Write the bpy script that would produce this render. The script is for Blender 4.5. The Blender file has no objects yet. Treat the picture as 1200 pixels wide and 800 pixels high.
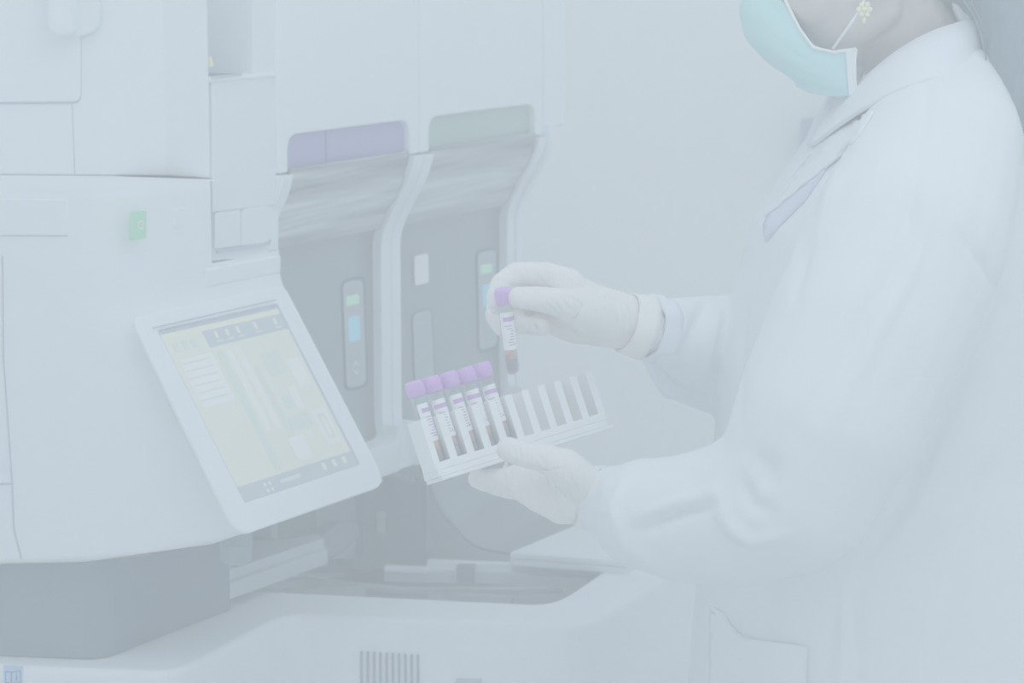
import bpy, bmesh, math, random
import numpy as np
from mathutils import Vector, noise
from mathutils.bvhtree import BVHTree
S = bpy.context.scene
COL = S.collection
rnd = random.Random(7)
V = Vector

# ---------------------------------------------------------------- camera, world, lamps, exposure
PITCH = math.radians(9.35)
FPX = 3000.0
CAMP = V((0, 0, 1.6))
cd = bpy.data.cameras.new('camera'); cam = bpy.data.objects.new('camera', cd); COL.objects.link(cam)
cam.location = CAMP; cam.rotation_euler = (math.pi/2 - PITCH, 0, 0)
cd.sensor_width = 36; cd.lens = 36*FPX/1200; cd.clip_start = .05
cd.dof.use_dof = True; cd.dof.focus_distance = 2.34; cd.dof.aperture_fstop = 9.0
S.camera = cam
w = bpy.data.worlds.new('world'); S.world = w; w.use_nodes = True
LIGHT = (0.828, 0.928, 1.0)
bg = w.node_tree.nodes['Background']; bg.inputs[0].default_value = (*LIGHT, 1); bg.inputs[1].default_value = 0.865
def area(name, loc, target, size, power):
    l = bpy.data.lights.new(name, 'AREA'); l.energy = power; l.shape = 'RECTANGLE'; l.size = size; l.size_y = .25; l.color = (.83, .94, 1)
    o = bpy.data.objects.new(name, l); COL.objects.link(o); o.location = loc
    o.rotation_euler = (V(target)-V(loc)).to_track_quat('-Z', 'Y').to_euler(); return o
area('overhead_fill', (1.2, 0.8, 2.85), (0, 2.6, 1.1), 1.5, 10)  # unseen fill light added to brighten the console
area('overhead_fill', (0.15, 1.6, 2.85), (0.1, 2.8, 0.9), 1.5, 7)  # added fill over the deck and well, no fixture behind it
area('overhead_fill', (1.3, 3.9, 2.85), (1.3, 4.6, 1.2), 1.5, 7)  # added fill light aimed at the back wall
S.view_settings.view_transform = 'Standard'; S.view_settings.look = 'None'
S.view_settings.gamma = 1; S.view_settings.use_curve_mapping = False
S.view_settings.exposure = -0.14
S.cycles.diffuse_bounces = 8
S.cycles.max_bounces = 16
S.cycles.volume_bounces = 4
ADDED_HAZE = .30     # scattering per metre of the milky haze added to wash out contrast
VEIL = (.592, .668, .716)   # brightness of the added veil when lit

# ---------------------------------------------------------------- projection helpers (world points on real planes)
FW = V((0, math.cos(PITCH), -math.sin(PITCH))); UPV = V((0, math.sin(PITCH), math.cos(PITCH))); XV = V((1, 0, 0))
AZ = math.radians(29.8)
RV = V((math.sin(AZ), math.cos(AZ), 0)); NV = V((math.cos(AZ), -math.sin(AZ), 0)); ZV = V((0, 0, 1))
FV = V((-.981, .194, 0))
def ray(x, y): return FW + XV*((x-600)/FPX) + UPV*((400-y)/FPX)
def at(x, y, Y): d = ray(x, y); return CAMP + d*(Y/d.y)
def onz(x, y, z): d = ray(x, y); return CAMP + d*((z-1.6)/d.z)
def onN(x, y, c): d = ray(x, y); return CAMP + d*(c/d.dot(NV))
def scz(s, c, z): return RV*s + NV*c + ZV*z
def px_of(p):
    q = p-CAMP; k = q.dot(FW); return 600+FPX*q.x/k, 400-FPX*q.dot(UPV)/k
C1 = -1.62                       # plane of the module fronts
def tilt_c(z): return -1.45 + .63*(1.034-z)     # sloping console plane

# ---------------------------------------------------------------- materials
def lin(v): v /= 255; return v/12.92 if v <= .04045 else ((v+.055)/1.055)**2.4
_m = {}
def mat(name, rgb, rough=.55, spec=.3, emit=0, bump=None, metal=0, alpha=1, coat=0, T=.55, sheen_streak=None):
    if name in _m: return _m[name]
    m = bpy.data.materials.new(name); m.use_nodes = True; nt = m.node_tree; b = nt.nodes['Principled BSDF']
    # rgb is the tone seen through the added veil; the surface's own colour is recovered from it
    base = [min(.93, max(.03, .9*(lin(c)/VEIL[i]-(1-T))/T)) for i, c in enumerate(rgb)]
    tc = nt.nodes.new('ShaderNodeTexCoord'); n = nt.nodes.new('ShaderNodeTexNoise'); n.inputs['Scale'].default_value = 3.0
    n.inputs['Detail'].default_value = 4
    nt.links.new(tc.outputs['Object'], n.inputs['Vector'])
    mx = nt.nodes.new('ShaderNodeMix'); mx.data_type = 'RGBA'
    mx.inputs['A'].default_value = (*[c*.985 for c in base], 1); mx.inputs['B'].default_value = (*[min(1, c*1.015) for c in base], 1)
    nt.links.new(n.outputs['Fac'], mx.inputs['Factor']); nt.links.new(mx.outputs['Result'], b.inputs['Base Color'])
    if sheen_streak:  # pale reflection streaks mixed into the base colour
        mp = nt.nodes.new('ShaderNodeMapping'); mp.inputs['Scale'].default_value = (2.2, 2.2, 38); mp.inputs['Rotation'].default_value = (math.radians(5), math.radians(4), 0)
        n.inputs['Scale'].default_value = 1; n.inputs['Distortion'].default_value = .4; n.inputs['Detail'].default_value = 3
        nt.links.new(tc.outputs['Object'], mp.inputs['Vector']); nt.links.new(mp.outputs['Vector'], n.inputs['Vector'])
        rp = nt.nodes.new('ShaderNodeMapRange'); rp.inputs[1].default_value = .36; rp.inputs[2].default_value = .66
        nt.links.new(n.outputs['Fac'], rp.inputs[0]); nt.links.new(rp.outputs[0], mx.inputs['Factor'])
        hi = [min(.9, max(.03, .9*(lin(c)/VEIL[i]-(1-T))/T)) for i, c in enumerate(sheen_streak)]
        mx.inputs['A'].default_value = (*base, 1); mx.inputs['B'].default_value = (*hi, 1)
    b.inputs['Roughness'].default_value = rough; b.inputs['Specular IOR Level'].default_value = spec
    b.inputs['Metallic'].default_value = metal; b.inputs['Alpha'].default_value = alpha
    b.inputs['Coat Weight'].default_value = coat; b.inputs['Coat Roughness'].default_value = .08
    if emit:
        b.inputs['Emission Color'].default_value = (*[lin(c) for c in rgb], 1); b.inputs['Emission Strength'].default_value = emit
    if bump:
        kind, scale, strength = bump
        t = nt.nodes.new('ShaderNodeTexWave' if kind == 'wave' else 'ShaderNodeTexNoise')
        t.inputs['Scale'].default_value = scale
        if kind == 'wave': t.inputs['Distortion'].default_value = 6; t.inputs['Detail'].default_value = 2
        bu = nt.nodes.new('ShaderNodeBump'); bu.inputs['Strength'].default_value = strength; bu.inputs['Distance'].default_value = .001
        nt.links.new(tc.outputs['Object'], t.inputs['Vector'])
        nt.links.new(t.outputs['Fac'], bu.inputs['Height']); nt.links.new(bu.outputs['Normal'], b.inputs['Normal'])
    _m[name] = m; return m
WHITE = mat('white_plastic', (202, 214, 222), .45, .25)
WHITE2 = mat('white_plastic_panel', (199, 212, 220), .5, .25)
SEAM = mat('seam_shadow_grey', (182, 194, 206), .7)
VENT = mat('slot_dark_grey', (165, 177, 188), .7)
RING = mat('control_edge_grey', (150, 162, 172), .6)
SMOKE = mat('smoked_plastic', (157, 170, 180), .22, .35)
FILM = mat('film_covered_cover', (165, 177, 184), .2, .45)
FILMW = mat('creased_film_painted_sheen', (154, 164, 171), .16, .5, sheen_streak=(190, 202, 208))  # creased film, its highlights partly painted as pale streaks
PANEL = mat('grey_lower_cover', (174, 187, 195), .4, .3)
RAISE = mat('grey_control_panel', (176, 188, 196), .4, .3)
INNER = mat('interior_grey', (166, 179, 187), .5, .3)
INNER2 = mat('interior_light_grey', (185, 198, 206), .5, .3)
PURPLE = mat('lilac_window', (172, 178, 204), .3, .3)
GREENW = mat('pale_green_window', (172, 192, 192), .3, .3)
SCREEN = mat('screen_image', (200, 211, 210), .35, .2, .05)
LGREEN = mat('green_lamp', (182, 216, 204), .4, .2, .1)
LBLUE = mat('blue_lamp', (166, 206, 226), .4, .2, .1)
PBUT = mat('green_power_button', (175, 209, 198), .4, .2)
WALLM = mat('painted_wall', (213, 222, 227), .8, .1)
FLOORM = mat('vinyl_floor', (196, 208, 216), .5, .3)
COAT = mat('white_lab_coat_cloth', (200, 212, 220), .85, .1, bump=('noise', 60, .15))
COAT2 = mat('white_lab_coat_trim', (200, 212, 221), .85, .1)
LAPSHADE = mat('lapel_shade_lavender', (194, 205, 219), .85, .1)  # tint that paints the shade under the lapel
GLOVE = mat('white_latex_glove', (201, 210, 215), .6, .2, bump=('wave', 90, .25))
GLOVE2 = mat('white_latex_cuff', (203, 212, 217), .6, .2)
SKIN = mat('skin', (190, 196, 200), .6, .2)
HAIRM = mat('dark_hair', (158, 172, 181), .55, .3, bump=('wave', 30, .6))
MASKM = mat('pale_blue_mask', (184, 211, 218), .8, .1)
MASKW = mat('white_mask_trim', (208, 222, 226), .8, .1)
GOLD = mat('gold_earring', (203, 211, 203), .35, .5)
TROU = mat('grey_trousers', (176, 190, 200), .8, .1)
SHOE = mat('white_shoe', (200, 210, 216), .6, .2)
EYE = mat('eye_white', (205, 212, 216), .3, .4)
IRIS = mat('dark_iris', (150, 160, 166), .3, .4)
CAPM = mat('lilac_tube_cap', (193, 184, 218), .5, .25)
LABEL = mat('white_tube_label', (205, 215, 221), .6, .2)
BAND = mat('violet_label_print', (187, 179, 209), .6, .2)
INK = mat('grey_label_print', (180, 190, 199), .6, .2)
SERUM = mat('orange_red_serum', (204, 190, 190), .35, .4)
CELLS = mat('dark_blood_cells', (169, 174, 184), .35, .4)
RACKM = mat('white_rack_plastic', (208, 220, 226), .5, .25)
RACKD = mat('white_rack_inner', (212, 224, 230), .55, .2)
UIDARK = mat('screen_grey_bar', (184, 197, 206), .4, .2, .04)
UIWHITE = mat('screen_white_field', (205, 216, 219), .4, .2, .06)
UITEAL = mat('screen_teal_field', (196, 209, 211), .4, .2, .05)
UIYEL = mat('screen_yellow_field', (203, 213, 208), .4, .2, .06)
YEL = mat('yellow_tag', (203, 212, 194), .5, .2)
BOXG = mat('grey_box', (150, 165, 181), .6, .2)
BLUEST = mat('blue_sticker', (180, 200, 217), .6, .2)
BLUEIN = mat('blue_sticker_print', (150, 172, 196), .6, .2)
def glassmat():
    m = bpy.data.materials.new('clear_tube_glass'); m.use_nodes = True; nt = m.node_tree
    nt.nodes.remove(nt.nodes['Principled BSDF']); out = nt.nodes['Material Output']
    t = nt.nodes.new('ShaderNodeBsdfTransparent'); t.inputs[0].default_value = (.93, .96, .97, 1)
    g = nt.nodes.new('ShaderNodeBsdfGlossy'); g.inputs['Roughness'].default_value = .06
    d = nt.nodes.new('ShaderNodeBsdfDiffuse'); d.inputs[0].default_value = (.8, .8, .8, 1)
    lw = nt.nodes.new('ShaderNodeLayerWeight'); lw.inputs[0].default_value = .35
    a = nt.nodes.new('ShaderNodeMixShader'); b = nt.nodes.new('ShaderNodeMixShader'); b.inputs[0].default_value = .12
    nt.links.new(lw.outputs['Facing'], a.inputs[0]); nt.links.new(t.outputs[0], a.inputs[1]); nt.links.new(g.outputs[0], a.inputs[2])
    nt.links.new(a.outputs[0], b.inputs[1]); nt.links.new(d.outputs[0], b.inputs[2]); nt.links.new(b.outputs[0], out.inputs[0]); return m
GLASS = glassmat()

# ---------------------------------------------------------------- object helpers
def origin(o):
    p = V((0, 0, 0))
    while o: p = p + o.location; o = o.parent
    return p
def tag(o, label, cat=None, group=None):
    o['label'] = label
    if cat: o['category'] = cat
    if group: o['group'] = group
    return o
def thing(name, label, cat, loc, group=None):
    o = bpy.data.objects.new(name, None); COL.objects.link(o); o.location = loc; o.empty_display_size = .05
    return tag(o, label, cat, group)
def build(name, verts, faces, m, parent=None, bevel=0, smooth=False, label=None, base=None):
    if parent is not None: off = origin(parent)
    else: off = V(base) if base is not None else V((0, 0, 0))
    me = bpy.data.meshes.new(name); me.from_pydata([tuple(V(v)-off) for v in verts], [], faces)
    bm = bmesh.new(); bm.from_mesh(me); bmesh.ops.recalc_face_normals(bm, faces=bm.faces); bm.to_mesh(me); bm.free()
    me.materials.append(m); me.update()
    o = bpy.data.objects.new(name, me); COL.objects.link(o)
    if parent is not None: o.parent = parent
    else: o.location = off
    if smooth:
        for p in me.polygons: p.use_smooth = True
    if bevel:
        b = o.modifiers.new('bevel', 'BEVEL'); b.width = bevel; b.segments = 3; b.limit_method = 'ANGLE'; b.angle_limit = math.radians(40)
        b.harden_normals = False
    if label: o['label'] = label
    return o
def struct(name, verts, faces, m):
    o = build(name, verts, faces, m); o['kind'] = 'structure'; return o
def prism(name, loop, vec, m, parent=None, bevel=0, **k):
    n = len(loop); vs = [V(p) for p in loop] + [V(p)+V(vec) for p in loop]
    fs = [list(range(n)), list(range(2*n-1, n-1, -1))] + [[i, (i+1) % n, n+(i+1) % n, n+i] for i in range(n)]
    return build(name, vs, fs, m, parent, bevel, **k)
def ringprism(name, outer, inner, vec, m, parent=None, bevel=0, **k):
    n = len(outer); vec = V(vec)
    vs = list(outer)+list(inner)+[p+vec for p in outer]+[p+vec for p in inner]; fs = []
    for i in range(n):
        j = (i+1) % n
        fs += [[i, j, n+j, n+i], [2*n+i, 2*n+j, 3*n+j, 3*n+i], [i, j, 2*n+j, 2*n+i], [n+i, n+j, 3*n+j, 3*n+i]]
    return build(name, vs, fs, m, parent, bevel, **k)
def rnd_poly(pts, r, seg=5):
    """round the corners of a 2D polygon; r one radius or one per corner"""
    out = []; n = len(pts)
    for i, p in enumerate(pts):
        rr = r[i] if isinstance(r, (list, tuple)) else r
        p = V((p[0], p[1])); a = V(pts[i-1][:2]); b = V(pts[(i+1) % n][:2])
        if rr <= 0: out.append(tuple(p)); continue
        da = (a-p); db = (b-p); la = min(rr, da.length*.49); lb = min(rr, db.length*.49)
        A = p+da.normalized()*la; B = p+db.normalized()*lb
        for k in range(seg+1):
            t = k/seg; out.append(tuple(A*(1-t)**2 + p*2*t*(1-t) + B*t*t))
    return out
def bx(name, s0, s1, c0, c1, z0, z1, m, parent=None, bevel=0, **k):
    loop = [scz(s0, c0, z0), scz(s1, c0, z0), scz(s1, c0, z1), scz(s0, c0, z1)]
    return prism(name, loop, NV*(c1-c0), m, parent, bevel, **k)
def slabN(name, pxs, c, th, m, parent=None, bevel=0, r=0, **k):
    """polygon seen at pixels pxs, lying in the machine-front plane c, th thick backwards"""
    loop = [onN(x, y, c) for x, y in (rnd_poly(pxs, r) if r else pxs)]
    return prism(name, loop, NV*-th, m, parent, bevel, **k)
def tube(name, pts, rad, m, parent=None, seg=10, **k):
    vs = []; fs = []; pts = [V(p) for p in pts]
    for i, p in enumerate(pts):
        t = (pts[min(i+1, len(pts)-1)]-pts[max(i-1, 0)]).normalized()
        u = t.orthogonal().normalized() if i == 0 else (u-t*u.dot(t)).normalized()
        v = t.cross(u); r = rad[i] if isinstance(rad, (list, tuple)) else rad
        vs += [p+(u*math.cos(a)+v*math.sin(a))*r for a in [2*math.pi*j/seg for j in range(seg)]]
    for i in range(len(pts)-1):
        for j in range(seg):
            a = i*seg+j; b = i*seg+(j+1) % seg; fs.append([a, b, b+seg, a+seg])
    fs += [list(range(seg)), list(range((len(pts)-1)*seg, len(pts)*seg))]
    return build(name, vs, fs, m, parent, smooth=True, **k)
# blobs: unions of tapered limbs / ellipsoids, fused to ONE continuous skin
def cap_geo(p0, r0, p1, r1, seg=18):
    ax = (p1-p0); L = ax.length; t = ax.normalized() if L > 1e-6 else V((0, 0, 1)); u = t.orthogonal().normalized(); v = t.cross(u)
    prof = [(-r0*math.cos(a), r0*math.sin(a)) for a in [math.pi/2*k/6 for k in range(7)]]
    prof += [(L+r1*math.sin(a), r1*math.cos(a)) for a in [math.pi/2*k/6 for k in range(7)]]
    vs = []; fs = []
    for i, (h, r) in enumerate(prof):
        r = max(r, 1e-5); vs += [p0+t*h+(u*math.cos(a)+v*math.sin(a))*r for a in [2*math.pi*j/seg for j in range(seg)]]
    for i in range(len(prof)-1):
        for j in range(seg):
            a = i*seg+j; b = i*seg+(j+1) % seg; fs.append([a, b, b+seg, a+seg])
    fs += [list(range(seg))[::-1], list(range((len(prof)-1)*seg, len(prof)*seg))]
    return vs, fs
def ell_geo(c, ax, seg=24, rg=14):
    """ax: three half-axis vectors"""
    vs = []; fs = []
    for i in range(rg+1):
        th = math.pi*i/rg; st = max(math.sin(th), 1e-4)
        vs += [c+ax[2]*math.cos(th)+ax[0]*st*math.cos(a)+ax[1]*st*math.sin(a) for a in [2*math.pi*j/seg for j in range(seg)]]
    for i in range(rg):
        for j in range(seg):
            a = i*seg+j; b = i*seg+(j+1) % seg; fs.append([a, a+seg, b+seg, b])
    fs += [list(range(seg)), list(range(rg*seg, (rg+1)*seg))[::-1]]
    return vs, fs
def chain(pts, pxmode=True, dr=0):
    g = []; P = [(at(a, b, Y) if pxmode else V((a, b, Y)), r) for a, b, Y, r in pts]
    for (p, r), (q, s) in zip(P, P[1:]): g.append(cap_geo(p, r+dr, q, s+dr))
    return g
def fuse(name, geos, voxel, m, parent, smooth=6, edit=None, label=None):
    vs = []; fs = []
    for v, f in geos:
        o = len(vs); vs += v; fs += [[i+o for i in q] for q in f]
    me = bpy.data.meshes.new('tmp'); me.from_pydata([tuple(v) for v in vs], [], fs)
    ob = bpy.data.objects.new('tmp', me); COL.objects.link(ob)
    r = ob.modifiers.new('r', 'REMESH'); r.mode = 'VOXEL'; r.voxel_size = voxel
    s = ob.modifiers.new('s', 'SMOOTH'); s.iterations = smooth; s.factor = .5
    dg = bpy.context.evaluated_depsgraph_get(); dg.update()
    m2 = bpy.data.meshes.new_from_object(ob.evaluated_get(dg))
    bpy.data.objects.remove(ob); m2.name = name
    if edit: edit(m2)
    off = origin(parent)
    co = np.empty(len(m2.vertices)*3, dtype=np.float32); m2.vertices.foreach_get('co', co)
    co = co.reshape(-1, 3)-np.array(off, dtype=np.float32); m2.vertices.foreach_set('co', co.ravel())
    m2.materials.clear(); m2.materials.append(m)
    m2.polygons.foreach_set('use_smooth', [True]*len(m2.polygons)); m2.update()
    o = bpy.data.objects.new(name, m2); COL.objects.link(o); o.parent = parent
    if label: o['label'] = label
    return o

# ================================================================ THE ROOM
struct('floor', [(-4, -2, 0), (5, -2, 0), (5, 5, 0), (-4, 5, 0), (-4, -2, -.1), (5, -2, -.1), (5, 5, -.1), (-4, 5, -.1)],
       [[0, 1, 2, 3], [4, 5, 6, 7], [0, 1, 5, 4], [1, 2, 6, 5], [2, 3, 7, 6], [3, 0, 4, 7]], FLOORM)
struct('wall_back', [(-4, 5, 0), (5, 5, 0), (5, 5, 2.9), (-4, 5, 2.9), (-4, 5.1, 0), (5, 5.1, 0), (5, 5.1, 2.9), (-4, 5.1, 2.9)],
       [[0, 1, 2, 3], [4, 5, 6, 7], [0, 1, 5, 4], [1, 2, 6, 5], [2, 3, 7, 6], [3, 0, 4, 7]], WALLM)
a0 = at(946, 143, 4.9); a1 = at(1030, 200, 4.9)
gb = thing('wall_box', 'grey box mounted on the far wall behind the lab coat collar', 'box', (a0.x, 5.0, a1.z))
prism('housing', [V((x, 4.92, z)) for x, z in rnd_poly([(a0.x, a0.z), (a1.x, a0.z+.01), (a1.x, a1.z), (a0.x-.006, a1.z)], .006)], (0, .08, 0), BOXG, gb, .003)
prism('front_cover', [V((x, 4.914, z)) for x, z in rnd_poly([(a0.x+.01, a0.z-.01), (a1.x-.01, a0.z-.01), (a1.x-.01, a1.z+.01), (a0.x+.01, a1.z+.01)], .006)], (0, .006, 0), BOXG, gb, .002)

# ================================================================ LEFT ANALYZER UNIT
DZ = .852
A = thing('blood_analyzer', 'white analyzer unit at the left with tilted touch screen and green power button', 'analyzer', at(100, 700, 2.75)*1)
A.location.z = 0
# body: lofted shell, front F, rounded corner, R side that slopes outward into the console
C0 = -1.567
def body_c(z):
    t = tilt_c(z); d = t-C0
    k = .006
    return C0 + (d+math.sqrt(d*d+k*k))/2 - (0 if z > 1.012 else .5*(1.012-z))
P0 = V((-.376, 2.5, 0)); PC0 = P0.dot(NV)
def corner(c): return P0 - FV*((c-PC0)/.948)
ZT = 1.336
ZB0, ZB1 = .955, 1.003
cols = []                                    # (kind, param)
for i in range(9): cols.append(('F', .62-.555*i/8))
for i in range(1, 12): cols.append(('C', i/12))
for i in range(26): cols.append(('R', 2.045+(2.237-.006-2.045)*i/25))
cols += [('E', 0.002), ('E', .008), ('E', .03), ('E', .3)]
NR = 46
def ground(kind, u, z):
    c = body_c(z); K = corner(c); sE = 2.237
    ra = .065
    A_ = K + FV*ra; s0 = max(K.dot(RV)+ra, 0); B_ = K + RV*ra
    if kind == 'F': return K+FV*u
    if kind == 'C': return A_*(1-u)**2+K*2*u*(1-u)+B_*u*u
    if kind == 'R':
        f = (u-2.045)/(2.231-2.045); s = B_.dot(RV)*(1-f)+2.231*f; return RV*s+NV*c
    return RV*sE + NV*(c-u)
EDGE = [(-400, 664), (0, 662), (100, 658), (180, 650), (250, 637), (290, 623), (350, 601), (420, 577), (445, 567), (453, 560), (457, 549), (470, 546)]
def zb(kind, u):          # the lower edge sweeps up from the front to the side
    z = 1.0
    for _ in range(12):
        g = ground(kind, u, z) if kind != 'E' else ground('E', .002, z)
        x, y = px_of(V((g.x, g.y, z)))
        for (x0, y0), (x1, y1) in zip(EDGE, EDGE[1:]):
            if x0 <= x <= x1: ty = y0+(y1-y0)*(x-x0)/(x1-x0); break
        z += (y-ty)/1180
    return z
ZBC = {q: zb(*q) for q in cols}
vs = []; fs = []
for r_ in range(NR+1):
    for k, u in cols:
        b = ZBC[(k, u)]; z = b+(ZT-b)*r_/NR; g = ground(k, u, z); vs.append(V((g.x, g.y, z)))
W_ = len(cols)
for r_ in range(NR):
    for i in range(W_-1):
        k, u = cols[i+1]
        z = 1.0+(ZT-1.0)*r_/NR
        if ((k == 'R' and u > 2.115) or k == 'E') and z > 1.245: continue
        fs.append([r_*W_+i, r_*W_+i+1, (r_+1)*W_+i+1, (r_+1)*W_+i])
top = [NR*W_+i for i in range(W_) if not (cols[i][0] == 'E' or (cols[i][0] == 'R' and cols[i][1] > 2.13))]
n0 = len(vs); vs += [scz(2.12, -1.75, ZT), V((-.98, 2.95, ZT))]; fs.append(top+[n0, n0+1])
bot = [i for i in range(W_)]; n1 = len(vs); vs += [V((-.98, 3.0, .96))]; fs.append(bot+[n1])
body = build('body_housing', vs, fs, WHITE, A, smooth=True)
# console bezel and the touch screen, in the sloping plane
def tp(s, z, off=0): return scz(s, tilt_c(z)+off, z)
TN = (NV+ZV*.63).normalized()
sO = rnd_poly([(1.966, 1.008), (2.234, 1.008), (2.234, 1.212), (1.972, 1.212)], [.02, .022, .01, .012])
sI = rnd_poly([(2.0, 1.033), (2.207, 1.033), (2.207, 1.196), (2.0, 1.196)], [.003]*4)
ringprism('screen_bezel', [tp(*p, -.002) for p in sO], [tp(*p, -.002) for p in sI], TN*.005, WHITE, A, .0018)
scr = prism('touch_screen', [tp(*p, .0006) for p in sI], TN*.0012, SCREEN, A, label='pale yellow green display of the touch screen')
ringprism('screen_gasket', [tp(*p, .0008) for p in rnd_poly([(1.9995, 1.0325), (2.2075, 1.0325), (2.2075, 1.1965), (1.9995, 1.1965)], .003)],
          [tp(*p, .0008) for p in rnd_poly([(2.0008, 1.0345), (2.2045, 1.0345), (2.2045, 1.1935), (2.0008, 1.1935)], .002)], TN*.0016, SEAM, A)
lz = onN(181, 384, -1.545)
def ui(name, u0, v0, u1, v1, m, r=.0, lift=0):
    q = [(2.0+.207*u, 1.196-.163*v) for u, v in ((u0, v1), (u1, v1), (u1, v0), (u0, v0))]
    if r: q = rnd_poly(q, r, 3)
    prism(name, [tp(*p, .0021+lift) for p in q], TN*.0003, m, scr)
ui('header_strip', .01, .02, .98, .045, UIYEL)
ui('header_bar', .32, .045, .985, .14, UIDARK)
for u in (.40, .49, .58, .73, .9): ui('header_icon', u, .06, u+.022, .1, UIYEL, .001, .0003); ui('header_caption', u-.01, .112, u+.04, .122, UITEAL, 0, .0003)
for u in (.06, .13, .2): ui('menu_icon', u, .07, u+.045, .125, UITEAL, .002)
ui('list_block', .05, .17, .31, .45, UIWHITE)
for k in range(6): ui('list_row', .06, .19+k*.043, .28, .2+k*.043, UITEAL, 0, .0003)
ui('teal_column', .345, .17, .4, .88, UITEAL); ui('teal_column', .57, .3, .61, .87, UITEAL)
ui('white_bar', .42, .175, .465, .66, UIWHITE, .002); ui('white_bar', .5, .165, .545, .66, UIWHITE, .002)
ui('teal_field', .66, .24, .82, .38, UITEAL, .002); ui('teal_field', .66, .5, .76, .58, UITEAL, .002); ui('teal_field', .62, .62, .8, .7, UITEAL, .002)
ui('white_field', .84, .31, .95, .48, UIWHITE, .002); ui('white_field', .74, .46, .8, .6, UIWHITE, .002, .0004)
ui('white_frame', .83, .62, .955, .83, UIWHITE, .003); ui('frame_centre', .86, .65, .925, .8, UITEAL, .002, .0003); ui('frame_bar', .88, .67, .905, .78, UIWHITE, .002, .0006)
ui('white_field', .54, .73, .67, .87, UIWHITE, .003, .0004); ui('white_field', .7, .72, .76, .77, UIWHITE, .002)
ui('footer_bar', .0, .9, 1, .99, UIDARK)
for u in (.7, .79, .88): ui('footer_icon', u, .915, u+.03, .955, UIYEL, .001, .0003)
for u in (.2, .24):
    for v in (.92, .955): ui('footer_dot', u, v, u+.018, v+.02, UIYEL, .001, .0003)
ui('footer_text', .33, .93, .5, .95, UITEAL, 0, .0003)
# seam groove above the console, power button, side button, front panel
slabN('console_seam', [(180, 383.5), (324, 350.5), (324, 352), (180, 385)], -1.548, .001, SEAM, A)
pb = slabN('power_button', [(155, 248), (172, 246), (172, 279), (155, 282)], C0+.0035, .004, PBUT, A, .0008, r=3, label='green power button')
pl = rnd_poly([(161, 259), (168, 258), (168, 268), (161, 269)], 4); pi = rnd_poly([(162, 260.5), (167, 259.5), (167, 266.5), (162, 267.5)], 3)
ringprism('power_symbol', [onN(x, y, C0+.004) for x, y in pl], [onN(x, y, C0+.004) for x, y in pi], NV*.0006, LABEL, pb)
slabN('reset_button', [(204, 245), (219, 242), (220, 266), (205, 269)], C0+.002, .003, WHITE, A, .001, r=5)
def slabF(name, pxs, off, th, m, parent, bevel=0, r=0, **k):
    n = V((-FV.y, FV.x, 0)); n = n if n.y < 0 else -n; c = P0.dot(n)+off; loop = []
    for x, y in (rnd_poly(pxs, r) if r else pxs):
        d = ray(x, y); loop.append(CAMP+d*(c/d.dot(n)))
    return prism(name, loop, n*-th, m, parent, bevel, **k)
slabF('front_flap', [(-90, 232), (79, 234), (79, 276), (-90, 275)], .002, .003, WHITE, A, .001, r=2)
slabF('flap_seam', [(-90, 275), (79, 276), (79, 277.2), (-90, 276.2)], .001, .002, SEAM, A)
slabF('front_cover_seam', [(2, 300), (3.4, 300), (4.6, 420), (14.4, 560), (17, 620), (26, 655), (24, 655), (15, 620), (12.8, 560), (3, 420)], .0012, .002, SEAM, A)
slabF('front_cover_seam', [(-20, 566), (13, 566), (13, 568), (-20, 568)], .0012, .002, SEAM, A)
# upper cabinet
q0 = onz(-170, 204, ZT); q1 = onz(214, 207, ZT); q2 = onN(249, 206, -1.5755); q2.z = ZT; back = NV*-.30
lp = rnd_poly([tuple(q0.xy), tuple(q1.xy), tuple(q2.xy), tuple((q2+back).xy), tuple((q0+back).xy)], [0, .012, .006, 0, 0], 6)
up = prism('upper_cabinet', [V((x, y, ZT+.001)) for x, y in lp], (0, 0, .42), WHITE, A)
nF = (q1-q0).normalized(); nn = V((nF.y, -nF.x, 0)); nn = nn if nn.y < 0 else -nn; cU = q0.dot(nn)
def slabU(name, pxs, off, th, m, bevel=0, r=0, **k):
    loop = []
    for x, y in (rnd_poly(pxs, r) if r else pxs):
        d = ray(x, y); loop.append(CAMP+d*((cU+off-V((0, 0, 0)).dot(nn)-CAMP.dot(nn))/d.dot(nn)))
    return prism(name, loop, nn*-th, m, A, bevel, **k)
slabU('door_reveal', [(-120, -80), (95.2, -80), (95.2, 121.5), (-120, 123)], .001, .002, SEAM, r=[0, 0, 10, 0])
ud = slabU('upper_door', [(-120, -80), (93.6, -80), (94, 119.2), (-120, 120.5)], .004, .004, WHITE, .0015, r=[0, 0, 10, 0])
slabU('panel_seam', [(84, 120), (85, 120), (88, 204), (87, 204)], .0008, .001, SEAM)
slabU('door_handle', [(54, -60), (85, -60), (85, 36), (82, 41), (68, 44), (58, 38), (54, 28)], .030, .026, WHITE, .006)
slabU('handle_plate', [(84, -60), (117, -60), (116, 30), (108, 38), (88, 45), (84, 40)], .012, .01, WHITE2, .003)
prism('cabinet_base_seam', [V((x, y, ZT+.0002)) for x, y in [tuple((V((px_, py_))) - V((0, 0))) for px_, py_ in lp]], (0, 0, .0016), SEAM, A)
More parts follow.
